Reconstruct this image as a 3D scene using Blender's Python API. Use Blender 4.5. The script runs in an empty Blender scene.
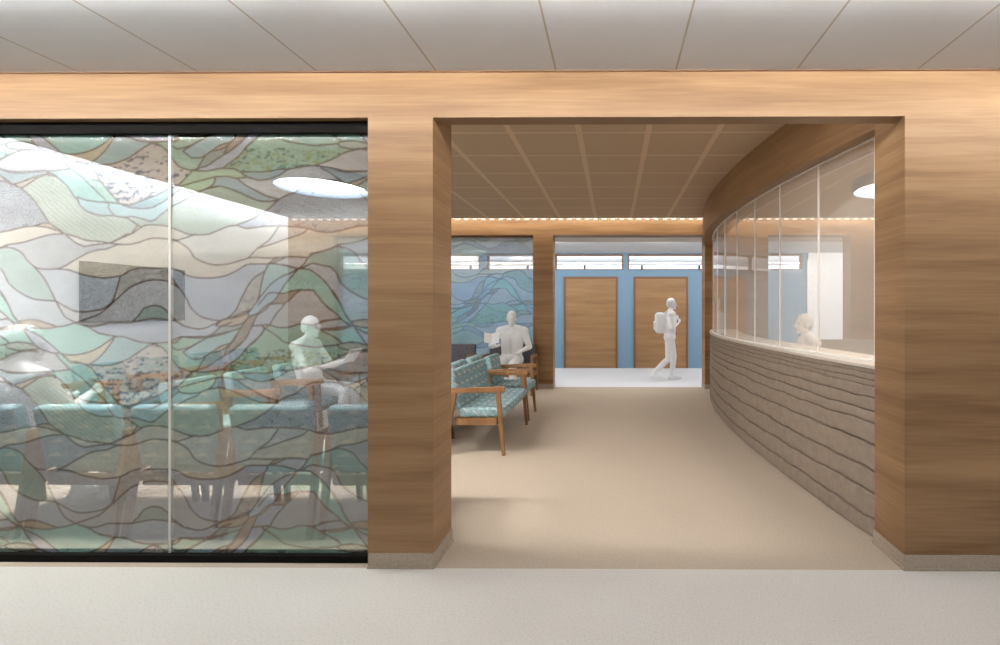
import bpy, bmesh, math, random
import numpy as np
from mathutils import Vector, Matrix
random.seed(7)
SC = bpy.context.scene
COL = SC.collection
R = math.radians

# ------------------------------------------------------------------ camera
EYE, FOC, YAW = 1.5, 467.0, R(0.4)
cam = bpy.data.cameras.new('camera'); camo = bpy.data.objects.new('camera', cam); COL.objects.link(camo)
camo.location = (0, 0, EYE); camo.rotation_euler = (R(90), 0, YAW)
cam.sensor_width = 36; cam.lens = 36*FOC/1000
cam.shift_x = -0.1097; cam.shift_y = -0.0125
cam.clip_start = .05
SC.camera = camo
# ------------------------------------------------------------------ world, exposure
W = bpy.data.worlds.new('world'); SC.world = W; W.use_nodes = True
W.node_tree.nodes['Background'].inputs[0].default_value = (.88, .94, 1, 1)
W.node_tree.nodes['Background'].inputs[1].default_value = 2.2
SC.view_settings.view_transform = 'Standard'
SC.view_settings.look = 'None'
SC.view_settings.exposure = 0.0
SC.view_settings.gamma = 1.0
SC.view_settings.use_curve_mapping = False
SC.cycles.use_denoising = True
SC.cycles.max_bounces = 10
SC.cycles.diffuse_bounces = 5
SC.cycles.transparent_max_bounces = 24
SC.cycles.sample_clamp_indirect = 4
# lamp strengths
HALL_LINE = 385.0      # linear lamps of the hall, over the header
HALL_SPOT = 32.0     # recessed downlights onto the hall floor
HALL_FIELD = 0.3      # flush panels further back in the hall
COVE_BACK = 75.0
COVE_LEFT = 42.0
DISC = 14.0
FILL_DESK = 42.0     # added fill panels over the reception
FILL_ART = 120.0      # added fill panels over the chairs behind the art glass
FILL = 7.0          # unseen fill panel added to the waiting room just behind the header
CORRIDOR = 36.0
COVE_RIGHT = 70.0

def ray(px, py, Y):
    """World X and Z of the sight line through a photo pixel at the depth Y (used to measure)."""
    u = (px-609.7)/FOC; v = (py-310)/FOC
    dx = u*math.cos(YAW)-math.sin(YAW); dy = u*math.sin(YAW)+math.cos(YAW)
    t = Y/dy
    return t*dx, EYE-t*v
def area(name, loc, rot, sx, sy, power, col):
    l = bpy.data.lights.new(name, 'AREA'); l.shape = 'RECTANGLE'; l.size = sx; l.size_y = sy
    l.energy = power; l.color = col
    o = bpy.data.objects.new(name, l); COL.objects.link(o); o.location = loc; o.rotation_euler = rot
    return o
# LED tape in the ceiling coves: warm along the back wall, cool along the left wall, warm at the right
area('cove_tape_back', (0, 8.60, 3.33), (R(50), 0, 0), 12.2, .05, COVE_BACK, (1, .91, .78))
area('cove_tape_left', (-5.93, 5.8, 3.33), (R(50), 0, R(90)), 5.9, .05, COVE_LEFT, (.90, .95, 1))
area('cove_tape_right', (5.93, 5.8, 3.33), (R(50), 0, R(-90)), 5.9, .05, COVE_RIGHT, (1, .86, .68))

# unseen fill lights added for the corridor ceiling, hall ceiling and room beyond
area('corridor_fill', (0, 9.81, 2.945), (R(105), 0, 0), 17.5, .03, 240, (1, .99, .97))
area('hall_fill', (0, -1.38, 2.26), (R(172), 0, 0), 15, .1, 380, (.93, .97, 1))
area('beyond_fill', (0, 16, 2.4), (R(180), 0, 0), 17, 1.5, 260, (1, 1, 1))

# ------------------------------------------------------------------ helpers
def tag(o, label=None, cat=None, group=None, kind=None):
    if label: o['label'] = label
    if cat: o['category'] = cat
    if group: o['group'] = group
    if kind: o['kind'] = kind
    return o
def put(name, bm, mats, parent=None, smooth=False, uvw=None):
    me = bpy.data.meshes.new(name)
    bmesh.ops.recalc_face_normals(bm, faces=bm.faces)
    bm.to_mesh(me); bm.free()
    o = bpy.data.objects.new(name, me); COL.objects.link(o)
    for m in (mats if isinstance(mats, (list, tuple)) else [mats]): me.materials.append(m)
    if smooth:
        for p in me.polygons: p.use_smooth = True
    if parent: o.parent = parent
    return o
def empty(name, loc=(0, 0, 0), rz=0):
    o = bpy.data.objects.new(name, None); COL.objects.link(o); o.location = loc; o.rotation_euler = (0, 0, rz)
    o.empty_display_size = .1
    return o
def struct(name, bm, mat, label=None, parent=None):
    o = put(name, bm, mat, parent)
    if not parent: o['kind'] = 'structure'
    if label: o['label'] = label
    return o
def copy_tree(o, parent=None):
    c = o.copy(); COL.objects.link(c); c.parent = parent
    for ch in list(o.children): copy_tree(ch, c)
    return c
def box(bm, x0, x1, y0, y1, z0, z1, bev=0, seg=2, M=None, mat=0):
    r = bmesh.ops.create_cube(bm, size=1)
    vs = r['verts']
    bmesh.ops.scale(bm, vec=(x1-x0, y1-y0, z1-z0), verts=vs)
    bmesh.ops.translate(bm, vec=((x0+x1)/2, (y0+y1)/2, (z0+z1)/2), verts=vs)
    fs = list({f for v in vs for f in v.link_faces})
    for f in fs: f.material_index = mat
    if bev:
        es = list({e for v in vs for e in v.link_edges})
        rr = bmesh.ops.bevel(bm, geom=es, offset=bev, segments=seg, profile=.6, affect='EDGES')
        vs = list({v for f in rr['faces'] for v in f.verts})
    if M is not None: bmesh.ops.transform(bm, matrix=M, verts=vs)
    return vs
def B(*a, **k):
    bm = bmesh.new(); box(bm, *a, **k); return bm
def bar(bm, p, q, wa, wb, da=None, db=None, bev=.006, up=Vector((0, 1, 0))):
    """Tapered rectangular bar from p to q: width wa->wb, depth da->db."""
    p = Vector(p); q = Vector(q); d = (q-p).normalized()
    s = up.cross(d).normalized(); t = d.cross(s).normalized()
    da = da or wa; db = db or wb
    vs = []
    for c, w, dd in ((p, wa, da), (q, wb, db)):
        for a, b in ((-1, -1), (1, -1), (1, 1), (-1, 1)):
            vs.append(bm.verts.new(c+s*w/2*a+t*dd/2*b))
    fs = [(0, 1, 2, 3), (7, 6, 5, 4), (0, 4, 5, 1), (1, 5, 6, 2), (2, 6, 7, 3), (3, 7, 4, 0)]
    ff = [bm.faces.new([vs[i] for i in f]) for f in fs]
    if bev:
        bmesh.ops.bevel(bm, geom=list({e for f in ff for e in f.edges}), offset=bev, segments=2, profile=.6, affect='EDGES')
def lathe(bm, prof, n=48, c=(0, 0, 0)):
    rings = []
    for r, z in prof:
        if r < 1e-6: rings.append([bm.verts.new((c[0], c[1], c[2]+z))])
        else: rings.append([bm.verts.new((c[0]+r*math.cos(2*math.pi*i/n), c[1]+r*math.sin(2*math.pi*i/n), c[2]+z)) for i in range(n)])
    for a, b in zip(rings, rings[1:]):
        for i in range(n):
            j = (i+1) % n
            if len(a) == 1: bm.faces.new((a[0], b[j], b[i]))
            elif len(b) == 1: bm.faces.new((a[i], a[j], b[0]))
            else: bm.faces.new((a[i], a[j], b[j], b[i]))

# ------------------------------------------------------------------ materials
def lin(r, g, b):
    f = lambda c: (c/255/12.92 if c/255 <= .04045 else ((c/255+.055)/1.055)**2.4)
    return (f(r), f(g), f(b), 1)
def mat(name, col, rough=.6, spec=.3):
    m = bpy.data.materials.new(name); m.use_nodes = True
    b = m.node_tree.nodes['Principled BSDF']
    b.inputs['Base Color'].default_value = col; b.inputs['Roughness'].default_value = rough
    b.inputs['Specular IOR Level'].default_value = spec
    return m
def nt(m):
    t = m.node_tree
    def add(kind, **kw):
        n = t.nodes.new(kind)
        for k, v in kw.items(): setattr(n, k, v)
        return n
    return t, add, t.nodes['Principled BSDF']
def noise_on(m, c1, c2, scale, detail=4, stretch=(1, 1, 1), lo=.35, hi=.65, bump=0, rough=.6):
    t, add, b = nt(m)
    tc = add('ShaderNodeTexCoord'); mp = add('ShaderNodeMapping'); mp.inputs['Scale'].default_value = stretch
    n = add('ShaderNodeTexNoise'); n.inputs['Scale'].default_value = scale; n.inputs['Detail'].default_value = detail
    n.inputs['Roughness'].default_value = rough
    cr = add('ShaderNodeValToRGB'); cr.color_ramp.elements[0].position = lo; cr.color_ramp.elements[1].position = hi
    cr.color_ramp.elements[0].color = c1; cr.color_ramp.elements[1].color = c2
    t.links.new(tc.outputs['Object'], mp.inputs[0]); t.links.new(mp.outputs[0], n.inputs['Vector'])
    t.links.new(n.outputs['Fac'], cr.inputs[0]); t.links.new(cr.outputs[0], b.inputs['Base Color'])
    if bump:
        bp = add('ShaderNodeBump'); bp.inputs['Strength'].default_value = bump; bp.inputs['Distance'].default_value = .01
        t.links.new(n.outputs['Fac'], bp.inputs['Height']); t.links.new(bp.outputs[0], b.inputs['Normal'])
    return cr.outputs[0]
def wood(name, dark, light, axis='z', scale=1.0, rough=.45):
    """Veneer: the grain runs along the two other axes, streaks stack along `axis`."""
    m = mat(name, light, rough, .25); t, add, b = nt(m)
    tc = add('ShaderNodeTexCoord')
    out = []
    for s_along, s_across, det in ((.7, 11, 5), (2.6, 80, 3), (.5, 3.0, 2)):
        mp = add('ShaderNodeMapping')
        sc = {'z': (s_along, s_along, s_across), 'y': (s_along, s_across, s_across), 'x': (s_across, s_across, s_along)}[axis]
        mp.inputs['Scale'].default_value = [q*scale for q in sc]
        n = add('ShaderNodeTexNoise'); n.inputs['Scale'].default_value = 1.0; n.inputs['Detail'].default_value = det
        n.inputs['Distortion'].default_value = .35
        t.links.new(tc.outputs['Object'], mp.inputs[0]); t.links.new(mp.outputs[0], n.inputs['Vector']); out.append(n.outputs['Fac'])
    a1 = add('ShaderNodeMath', operation='MULTIPLY_ADD'); a1.inputs[1].default_value = .5
    a2 = add('ShaderNodeMath', operation='MULTIPLY_ADD'); a2.inputs[1].default_value = .22
    a3 = add('ShaderNodeMath', operation='MULTIPLY'); a3.inputs[1].default_value = .28
    t.links.new(out[2], a3.inputs[0]); t.links.new(out[1], a2.inputs[0]); t.links.new(a3.outputs[0], a2.inputs[2])
    t.links.new(out[0], a1.inputs[0]); t.links.new(a2.outputs[0], a1.inputs[2])
    cr = add('ShaderNodeValToRGB'); e = cr.color_ramp.elements
    e[0].position = .32; e[0].color = dark; e[1].position = .68; e[1].color = light
    t.links.new(a1.outputs[0], cr.inputs[0]); t.links.new(cr.outputs[0], b.inputs['Base Color'])
    return m
def emit(name, col, s):
    m = bpy.data.materials.new(name); m.use_nodes = True; t = m.node_tree; t.nodes.clear()
    e = t.nodes.new('ShaderNodeEmission'); e.inputs[0].default_value = (*col, 1); e.inputs[1].default_value = s
    o = t.nodes.new('ShaderNodeOutputMaterial'); t.links.new(e.outputs[0], o.inputs[0])
    return m

M = {}
M['wood'] = wood('oak_veneer', lin(108, 78, 51), lin(160, 127, 92))
M['wood_door'] = wood('door_veneer', lin(124, 94, 64), lin(157, 124, 88))
M['wood_dark'] = mat('stained_frame', lin(116, 82, 58), .5)
M['wood_chair'] = wood('chair_beech', lin(116, 82, 54), lin(158, 118, 80), 'x', 2.0)
M['wood_fascia'] = wood('fascia_veneer', lin(116, 86, 58), lin(160, 126, 90))
M['white'] = mat('white_paint', lin(232, 233, 234), .7)
M['white_wall'] = mat('white_wall_paint', lin(232, 234, 236), .7)
M['hall_wall'] = mat('hall_wall_paint', lin(128, 122, 115), .7)
M['blue_wall'] = mat('blue_paint', lin(112, 141, 163), .7)
M['corridor_floor'] = mat('corridor_floor', lin(208, 210, 213), .6)
M['black'] = mat('black_frame', lin(16, 14, 12), .8, .08)
M['screen'] = mat('dark_screen', lin(40, 41, 46), .35)
M['grey_metal'] = mat('grey_metal', lin(128, 130, 136), .5)
M['pale_trim'] = mat('pale_trim', lin(240, 238, 234), .4)
M['top_white'] = mat('counter_white', lin(196, 188, 176), .35)
M['bulkhead'] = mat('bulkhead_paint', lin(206, 196, 184), .7)

m = M['terrazzo'] = mat('terrazzo', lin(215, 211, 204), .55, .2)
noise_on(m, lin(191, 187, 182), lin(205, 202, 197), 90, 4, lo=.36, hi=.5, rough=.7)
m = M['carpet'] = mat('beige_carpet', lin(196, 172, 142), .95, .05)
noise_on(m, lin(170, 156, 140), lin(184, 171, 155), 60, 5, lo=.3, hi=.7, bump=.1, rough=.8)
m = M['stone_base'] = mat('stone_base', lin(168, 150, 132), .6)
noise_on(m, lin(150, 136, 121), lin(172, 158, 143), 60, 5, lo=.35, hi=.65, rough=.75)
m = M['stone'] = mat('counter_stone', lin(140, 124, 108), .8, .15)
noise_on(m, lin(130, 116, 103), lin(150, 135, 121), 14, 8, lo=.3, hi=.7, bump=.08, rough=.7)

def grid_ceiling(name, base1, base2, line, sx, ox, sy, oy, wx, wy, noise_scale):
    """Panels with joint lines: pitch sx/sy, offsets ox/oy, line widths wx/wy (0 = no line on that axis)."""
    m = mat(name, base1, .85, .1); t, add, b = nt(m)
    col = noise_on(m, base1, base2, noise_scale, 6, lo=.3, hi=.7, rough=.8)
    tc = add('ShaderNodeTexCoord'); sp = add('ShaderNodeSeparateXYZ'); t.links.new(tc.outputs['Object'], sp.inputs[0])
    masks = []
    for ax, s, o, w in (('X', sx, ox, wx), ('Y', sy, oy, wy)):
        if not w: continue
        q = add('ShaderNodeMath', operation='SUBTRACT'); q.inputs[1].default_value = o-w/2; t.links.new(sp.outputs[ax], q.inputs[0])
        f = add('ShaderNodeMath', operation='FLOORED_MODULO'); f.inputs[1].default_value = s; t.links.new(q.outputs[0], f.inputs[0])
        l = add('ShaderNodeMath', operation='LESS_THAN'); l.inputs[1].default_value = w; t.links.new(f.outputs[0], l.inputs[0])
        masks.append(l.outputs[0])
    fac = masks[0]
    if len(masks) == 2:
        mx = add('ShaderNodeMath', operation='MAXIMUM'); t.links.new(masks[0], mx.inputs[0]); t.links.new(masks[1], mx.inputs[1]); fac = mx.outputs[0]
    mix = add('ShaderNodeMix', data_type='RGBA'); t.links.new(fac, mix.inputs['Factor'])
    t.links.new(col, mix.inputs['A']); mix.inputs['B'].default_value = line
    t.links.new(mix.outputs['Result'], b.inputs['Base Color'])
    return m
M['hall_ceiling'] = grid_ceiling('hall_ceiling_panels', lin(234, 235, 238), lin(238, 239, 242), lin(200, 190, 178), .6935, -.33, 1, 0, .010, 0, 3)
M['tan_ceiling'] = grid_ceiling('woven_ceiling_tiles', lin(178, 154, 128), lin(194, 170, 144), lin(208, 184, 156), .649, .332, .6485, 4.396, .055, .03, 60)

def fabric(name, base, dash, sx=.17, sy=.08):
    """Woven upholstery: staggered rows of short wedge-shaped flecks."""
    m = mat(name, base, .9, .1); t, add, b = nt(m)
    tc = add('ShaderNodeTexCoord'); sp = add('ShaderNodeSeparateXYZ'); t.links.new(tc.outputs['Object'], sp.inputs[0])
    def op(o, a, c=None, d=None):
        n = add('ShaderNodeMath', operation=o)
        for i, v in enumerate((a, c, d)):
            if v is None: continue
            if isinstance(v, (int, float)): n.inputs[i].default_value = v
            else: t.links.new(v, n.inputs[i])
        return n.outputs[0]
    v = op('DIVIDE', op('ADD', sp.outputs['Y'], sp.outputs['Z']), sy)
    row = op('FLOOR', v); fv = op('SUBTRACT', v, row)
    u = op('ADD', op('DIVIDE', op('ADD', sp.outputs['X'], op('MULTIPLY', op('SUBTRACT', sp.outputs['Y'], sp.outputs['Z']), .8)), sx), op('MULTIPLY', row, .37))
    fu = op('SUBTRACT', u, op('FLOOR', u))
    hgt = op('SUBTRACT', .40, op('MULTIPLY', op('ABSOLUTE', op('SUBTRACT', fu, .32)), 1.05))
    mask = op('MULTIPLY', op('LESS_THAN', fv, hgt), op('LESS_THAN', fu, .66))
    mask = op('MULTIPLY', mask, op('GREATER_THAN', fv, .06))
    n = add('ShaderNodeTexNoise'); n.inputs['Scale'].default_value = 26; n.inputs['Detail'].default_value = 5
    t.links.new(tc.outputs['Object'], n.inputs['Vector'])
    cr = add('ShaderNodeValToRGB'); cr.color_ramp.elements[0].color = tuple(c*.72 for c in base[:3])+(1,); cr.color_ramp.elements[1].color = tuple(min(1, c*1.25) for c in base[:3])+(1,)
    cr.color_ramp.elements[0].position = .3; cr.color_ramp.elements[1].position = .7
    t.links.new(n.outputs['Fac'], cr.inputs[0])
    mix = add('ShaderNodeMix', data_type='RGBA'); t.links.new(op('MULTIPLY', mask, .6), mix.inputs['Factor'])
    t.links.new(cr.outputs[0], mix.inputs['A']); mix.inputs['B'].default_value = dash
    t.links.new(mix.outputs['Result'], b.inputs['Base Color'])
    return m
M['teal_fabric'] = fabric('teal_fleck_fabric', lin(134, 162, 168), lin(218, 206, 190))
M['grey_fabric'] = mat('charcoal_fabric', lin(96, 96, 102), .9, .1)
noise_on(M['grey_fabric'], lin(76, 76, 82), lin(98, 98, 104), 40, 4)

def see_through(name, col, opacity, gloss, rough=.0, tint=(1, 1, 1, 1)):
    """Clear or milky sheet: mostly see-through, a little milk, a little mirror."""
    m = bpy.data.materials.new(name); m.use_nodes = True; t = m.node_tree; t.nodes.clear()
    N = t.nodes.new; o = N('ShaderNodeOutputMaterial')
    tr = N('ShaderNodeBsdfTransparent'); tr.inputs[0].default_value = tint
    df = N('ShaderNodeBsdfDiffuse'); df.inputs[0].default_value = col
    gl = N('ShaderNodeBsdfGlossy'); gl.inputs['Roughness'].default_value = rough; gl.inputs[0].default_value = (1, 1, 1, 1)
    m1 = N('ShaderNodeMixShader'); m1.inputs[0].default_value = opacity; t.links.new(tr.outputs[0], m1.inputs[1]); t.links.new(df.outputs[0], m1.inputs[2])
    lw = N('ShaderNodeLayerWeight'); lw.inputs[0].default_value = .5
    pw = N('ShaderNodeMath'); pw.operation = 'POWER'; pw.inputs[1].default_value = 5; t.links.new(lw.outputs['Facing'], pw.inputs[0])
    mu = N('ShaderNodeMath'); mu.operation = 'MULTIPLY_ADD'; mu.inputs[1].default_value = .6*gloss; mu.inputs[2].default_value = .03*gloss; t.links.new(pw.outputs[0], mu.inputs[0])
    m2 = N('ShaderNodeMixShader'); t.links.new(mu.outputs[0], m2.inputs[0]); t.links.new(m1.outputs[0], m2.inputs[1]); t.links.new(gl.outputs[0], m2.inputs[2])
    t.links.new(m2.outputs[0], o.inputs[0])
    return m
M['counter_glass'] = see_through('counter_glass', lin(240, 231, 218), .21, 1.0, .03)
M['glass_plain'] = see_through('plain_glass', lin(200, 225, 220), .0, .0, 0, (.99, 1, .995, 1))
M['window_glass'] = see_through('window_glass', lin(230, 235, 240), .03, .6)

def art_material(name, opac, gloss=.1, tint=1.0):
    m = bpy.data.materials.new(name); m.use_nodes = True; t = m.node_tree; t.nodes.clear()
    N = t.nodes.new; o = N('ShaderNodeOutputMaterial')
    at = N('ShaderNodeAttribute'); at.attribute_name = 'print'
    df = N('ShaderNodeBsdfDiffuse'); t.links.new(at.outputs['Color'], df.inputs[0])
    tl = N('ShaderNodeBsdfTranslucent'); t.links.new(at.outputs['Color'], tl.inputs[0])
    md = N('ShaderNodeMixShader'); md.inputs[0].default_value = .5; t.links.new(df.outputs[0], md.inputs[1]); t.links.new(tl.outputs[0], md.inputs[2])
    tr = N('ShaderNodeBsdfTransparent')
    mx = N('ShaderNodeMix'); mx.data_type = 'RGBA'; mx.inputs['Factor'].default_value = .45
    mx.inputs['A'].default_value = (tint, tint, tint, 1); t.links.new(at.outputs['Color'], mx.inputs['B'])
    t.links.new(mx.outputs['Result'], tr.inputs[0])
    m1 = N('ShaderNodeMixShader')
    # the print is a fine frit: grains of denser and thinner ink about a millimetre apart
    tc = N('ShaderNodeTexCoord'); sn = N('ShaderNodeVectorMath'); sn.operation = 'SNAP'; sn.inputs[1].default_value = (.0011, .05, .0011)
    wn = N('ShaderNodeTexWhiteNoise'); wn.noise_dimensions = '3D'; gt = N('ShaderNodeMath'); gt.operation = 'GREATER_THAN'; gt.inputs[1].default_value = .5
    md2 = N('ShaderNodeMath'); md2.operation = 'MULTIPLY_ADD'; md2.inputs[1].default_value = 2*(opac-.12); md2.inputs[2].default_value = .12
    t.links.new(tc.outputs['Object'], sn.inputs[0]); t.links.new(sn.outputs[0], wn.inputs['Vector']); t.links.new(wn.outputs['Value'], gt.inputs[0])
    t.links.new(gt.outputs[0], md2.inputs[0]); t.links.new(md2.outputs[0], m1.inputs[0])
    t.links.new(tr.outputs[0], m1.inputs[1]); t.links.new(md.outputs[0], m1.inputs[2])
    gl = N('ShaderNodeBsdfGlossy'); gl.inputs['Roughness'].default_value = .06
    m2 = N('ShaderNodeMixShader'); m2.inputs[0].default_value = gloss
    t.links.new(m1.outputs[0], m2.inputs[1]); t.links.new(gl.outputs[0], m2.inputs[2])
    t.links.new(m2.outputs[0], o.inputs[0])
    return m
M['art'] = art_material('wave_art_film', .43, .10)
M['art_far'] = art_material('wave_art_film_far', .29, .03)

m = M['figure'] = bpy.data.materials.new('white_figure'); m.use_nodes = True; t = m.node_tree; t.nodes.clear()
_o = t.nodes.new('ShaderNodeOutputMaterial'); _d = t.nodes.new('ShaderNodeBsdfDiffuse'); _l = t.nodes.new('ShaderNodeBsdfTranslucent'); _t = t.nodes.new('ShaderNodeBsdfTransparent')
_d.inputs[0].default_value = _l.inputs[0].default_value = (.93, .94, .95, 1)
_a = t.nodes.new('ShaderNodeMixShader'); _a.inputs[0].default_value = .4; t.links.new(_d.outputs[0], _a.inputs[1]); t.links.new(_l.outputs[0], _a.inputs[2])
_b = t.nodes.new('ShaderNodeMixShader'); _b.inputs[0].default_value = .2; t.links.new(_a.outputs[0], _b.inputs[1]); t.links.new(_t.outputs[0], _b.inputs[2])
t.links.new(_b.outputs[0], _o.inputs[0])
# ---- leaded-wave glass print: one repeat of the pattern, drawn from its lead lines ----
import numpy as np
ART_U, ART_V = 334.6, 201.0
LEAD = """
0,135.4 4,138 8,142 ; 2,144 10,142 18,141 30,143 39,147.7 ; 24,150 32,148.5 39,147.7 ; -14,145 -4,144.8 2,144
20.6,126 26,134 32,142 39,147.7 50,151.7 59.5,152
20.6,126 28,130 37,134 48,142 59.5,152 69.5,161
64.5,154 76.6,153.7 88.7,151 99.8,145.7 114.5,135.3
69.5,161 78,162.5 88.7,163.3
88.7,163.3 96.8,158 105,150 115,135.6
54.4,152.7 59.5,159 69.5,168.5 81.6,177.5 98.8,194 105,200 109,205.5
69.5,161 80,161.7 92,168 99.8,180.6 109,192 119,203.5
90,163.3 102,164.8 114,163.3 128.3,158 138.4,151 148.5,144.7 154.5,143.6 160.6,145.7 167.6,152 178.7,166.3 192,170.8
98,132.5 115,135.3 123,135.6 138.4,140.6 150.5,142 168.6,141 180.7,135.6 195,135.6 209,135 228,131
209,135 203,139 190,146 183,151.2
183,151.2 192,157.8 200,157.8 206,155 220,145.7 231.4,141.6 237,133
182,136 175,142 168.6,141
190,146 178,149 172,146
59.5,152 64.5,154
248.5,133.6 242.5,141.6 234.4,148.7 224,155 216,160 207,166 192,170.4
206,155 201,163 197,169.5
234.4,148.7 229,152 224,155 ; 231.4,141.6 227,148 224,155
265,127 261.7,133.6 248.5,145 239.5,156 224,167.5
192,170.4 207,171 223,168.3 235.4,169.4 241.5,173 248.5,177.4 259.6,180.4 270.7,179 280,175.4
280,175.4 290,169.4 309,166.3 317,165.3 332.5,159.8 346.6,152.7 357.7,149.7
242.5,172 256.6,172 267.7,172 280,169.4 290,169.4
317,166.3 332.5,168.3 342.6,171 353.7,171.4 375,171.4
321.4,168.3 328.5,172 335.5,177 342,183 346,187
180,186.5 194,182.5 216,177 226,176.4 236.5,178.4 248.5,177.4
236.5,178.4 246.5,185.5 254.6,190 266.7,196 279,199.6
216,177 214,183.5 209,187.5 201,191 192,192.5 181,191.5 176.7,187
220,186.5 209,188.5 203,190 197,194.6 189,197.5 180,202.5 172,206.5 162.6,213.4 154.5,220 149.5,221 142.4,219 132,216.4 124,217.4 114,215.4 107,206.3
209,187.5 220,186.5 229,188.5 240.5,193 252.6,198.6 262.7,201.6 276.8,201
279,199.6 276.8,201 271.7,207 265.7,211.7
192,171 189,175 176.7,187
119,203.5 130,204.7 146.5,199 158.6,194 167.6,189 176.7,187
121,204.5 130,207.5 142.4,208.4 152.5,207.4 164.6,201 172.7,195 178.7,191
92,180 94,179.6 103,182.6
77.6,197 85.7,200 99.8,202 109,202.5 119,203.5
76.6,197 78.6,204 85.7,211 99.8,215.4 114,215.4
44,170.5 54.4,175 66.5,186 73.6,196.5 77,200
20,188 26,184.5 39,176.4 48,175 56,176.5
13,184 25,180 37,175.6 46,173.5 50,172.5
0,169 8,172 20,172.4 40,170.7 54,170.5 69.5,168.5
0,176 12,184 20,188
0,180.5 10,183 20,188
20,188 31,198 38,207 44,216 49,223 62.5,232.5 74.6,242.5 84,246.5
0,232 10,230 22,227 34,226 45,227 55,230 62.5,232.5
34,226 42,223 49,223
-24,254 -6,249.5 6,244.5 21,242.5 39,237 50.4,234.4 63.5,233.6
63.5,233.6 74.6,236.4 86.7,240.4 100,241.5 109,243 127,244.5 138.4,242.5 147,239.3 155.5,238 170.6,239.2 177.7,240 190,236.4 196,234
83.7,246.5 95,244.5 109,243 120,238.5 131,233.5 136.5,226
127,233.5 120,238 109,243 ; 127,234.5 133,233 143,226 152,225 164,225.5 171,227.5 180,231 190,234.5 207,234.6 215,232 228,226.4
124,216.5 131,220.5 140,226.5
236.5,225.5 228,226.4
236.5,225.5 247.5,228.5 265.7,226.5 280,226.5 295,227 309,228.5
236.5,225.5 254.6,218 265.7,211.5
270,208 279,200 288,195 295,193 304,186 314,181 334.6,180.5
265.7,211.7 270,208
279.5,226.5 269.7,240 258.6,248 249.5,257
309,228.5 303,233.6 284,240 270,245 258,248.3
309,228.5 318,231.5 330.5,232.6 334.6,232
170.6,239.4 180,242.6 189,249 195,258 206,263 216,265 228.4,264 242.5,260 249.5,258
249.5,257.5 254.6,257.3 267.7,258 280,257.5 290,257 308,257.4
180,271 188,275.7 200,278 213,278 226,275.7 235.4,271.7 246.5,265 254.6,264 268,264 280,264.5 298,268.7
269.7,263 274,259.5 278,258.5
269,264 276,262 285,258
0,247.5 6,247 14,249 21,253 25,259 32,265.7 39,268.7 56.5,268.7 64.5,265.7 74.6,259.6 87.7,252.6 97,250 106,249 116,245 122,244.4
32,265.7 39,273 46,283 54.9,301
56.5,268.7 68.5,270 74.6,272 83.7,275 100,277.8 110,277.3 120,275.7 131,270 140.4,268 166.6,268 173.7,268.7 180,271
0,270 3,274 7,283 15,290 23,295 34,299.4 54.9,301
-4,288 1,294 7,305 12,316 20,325
-11,303 0,312 6,317 13,324 20,326
54.9,301 64.5,306.5 73.6,311 83.7,312 100,309.5 107,306 113,299.5 120,276
54.9,301 58,307 64.5,317 75,322.7
76,322.3 90,317.6 99,314 109,306 124,292 132,286 145.4,281 156.5,280 166.6,281 174.7,285 180,289
166.6,268 169.6,274 174.7,282 180,289 186,297.4 190,306 195,312 202,317 214,320 223,320 230.4,316 236.5,309.5 241.5,298.5 249.5,284 255.6,277 265.7,270.7 268.7,264
269,264 263.7,276 258.6,299.5 254.6,305 249.5,312 239.5,316.6 223,320
180,289 180,289.2
173.7,318.6 180,323 186,326.7 199,329 208,327 223,320
132,321.6 138,316 143.4,309 152.5,305.5 160.6,306.5 167.6,311.5 173.7,318.6
90,326.7 98,325.7 108,322.6 130,322.6 143.4,320 153.5,318.6 168.6,320 176.7,321.6 182.7,325.7 190,327
75,322.7 88.7,327.5 98,333 115,336.3
75,322.7 82,325 90,326.7
16,321.6 29,319.6 38,320.6 48.4,324 57.5,326.7 67,325 75,322.7
-10,328.5 0,328 10,326.7 20,326 33,327.7 45,328.7 57.5,326.7
-20,326 -12,321 0,319.6 7,318
284,258 291,256.6 308,257.6 313,254 323.4,251.5 334.6,247.7
284,264.5 298,268.7 310,269.7 318,275 323,279 330.5,288 336,297 341,304 345,313 354.6,326
308,257.6 305,263.6 299,269 290,279 284,286
299,269 303,268 313,263.6 324.4,265.7 330.5,266.7 334.6,270
299,269 291,273 284,275.7 276,280.5 270,285.5 258.6,299.5
284,286 283,288.5 275,300 264,311 259,314
258.6,305 262,301 270,293 284,293.4 291,291.4 299,290 313,290 316,293 323.4,302.5 330.5,309.5 334.6,312
284.5,304 291,299 297,293 301,290.2
269,304 284.5,304 276.6,314 270,325 265.6,328.8 256,340.7 248.5,347 243,353
271,303 268,304.5 259,313 252.5,326 246,339 238.5,345 231,352
248,311 249,317 240.6,328.8 232.7,342 224,349 214,352.5
215.6,326 223.5,319.6 236.6,315.6 250,310
215.6,326 232.7,326 243,323 249.5,317 259,313
206,338 214,332.7 222,326 232,322
208,337.5 221,334.7 232,331 241,328
180.7,336.6 193,338 208,337.5
183,352 193,346 208,337.5
252,326 268.7,324.7 280,327.7 291,326.7 300,324 312,325 321,330 333,336 342.5,343
313,325 326.7,321 340,319 352,325
321.4,329 332,330 344,329 352,326
262.7,326.5 276,335 285,342 300,345 316,347 329.5,346 337,345
337,345 346,342.5 357,342.5 367,345 373.6,348.7
337,345 344,349 357,350.7 373.6,348.7
357.7,350 372,352
"""
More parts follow.
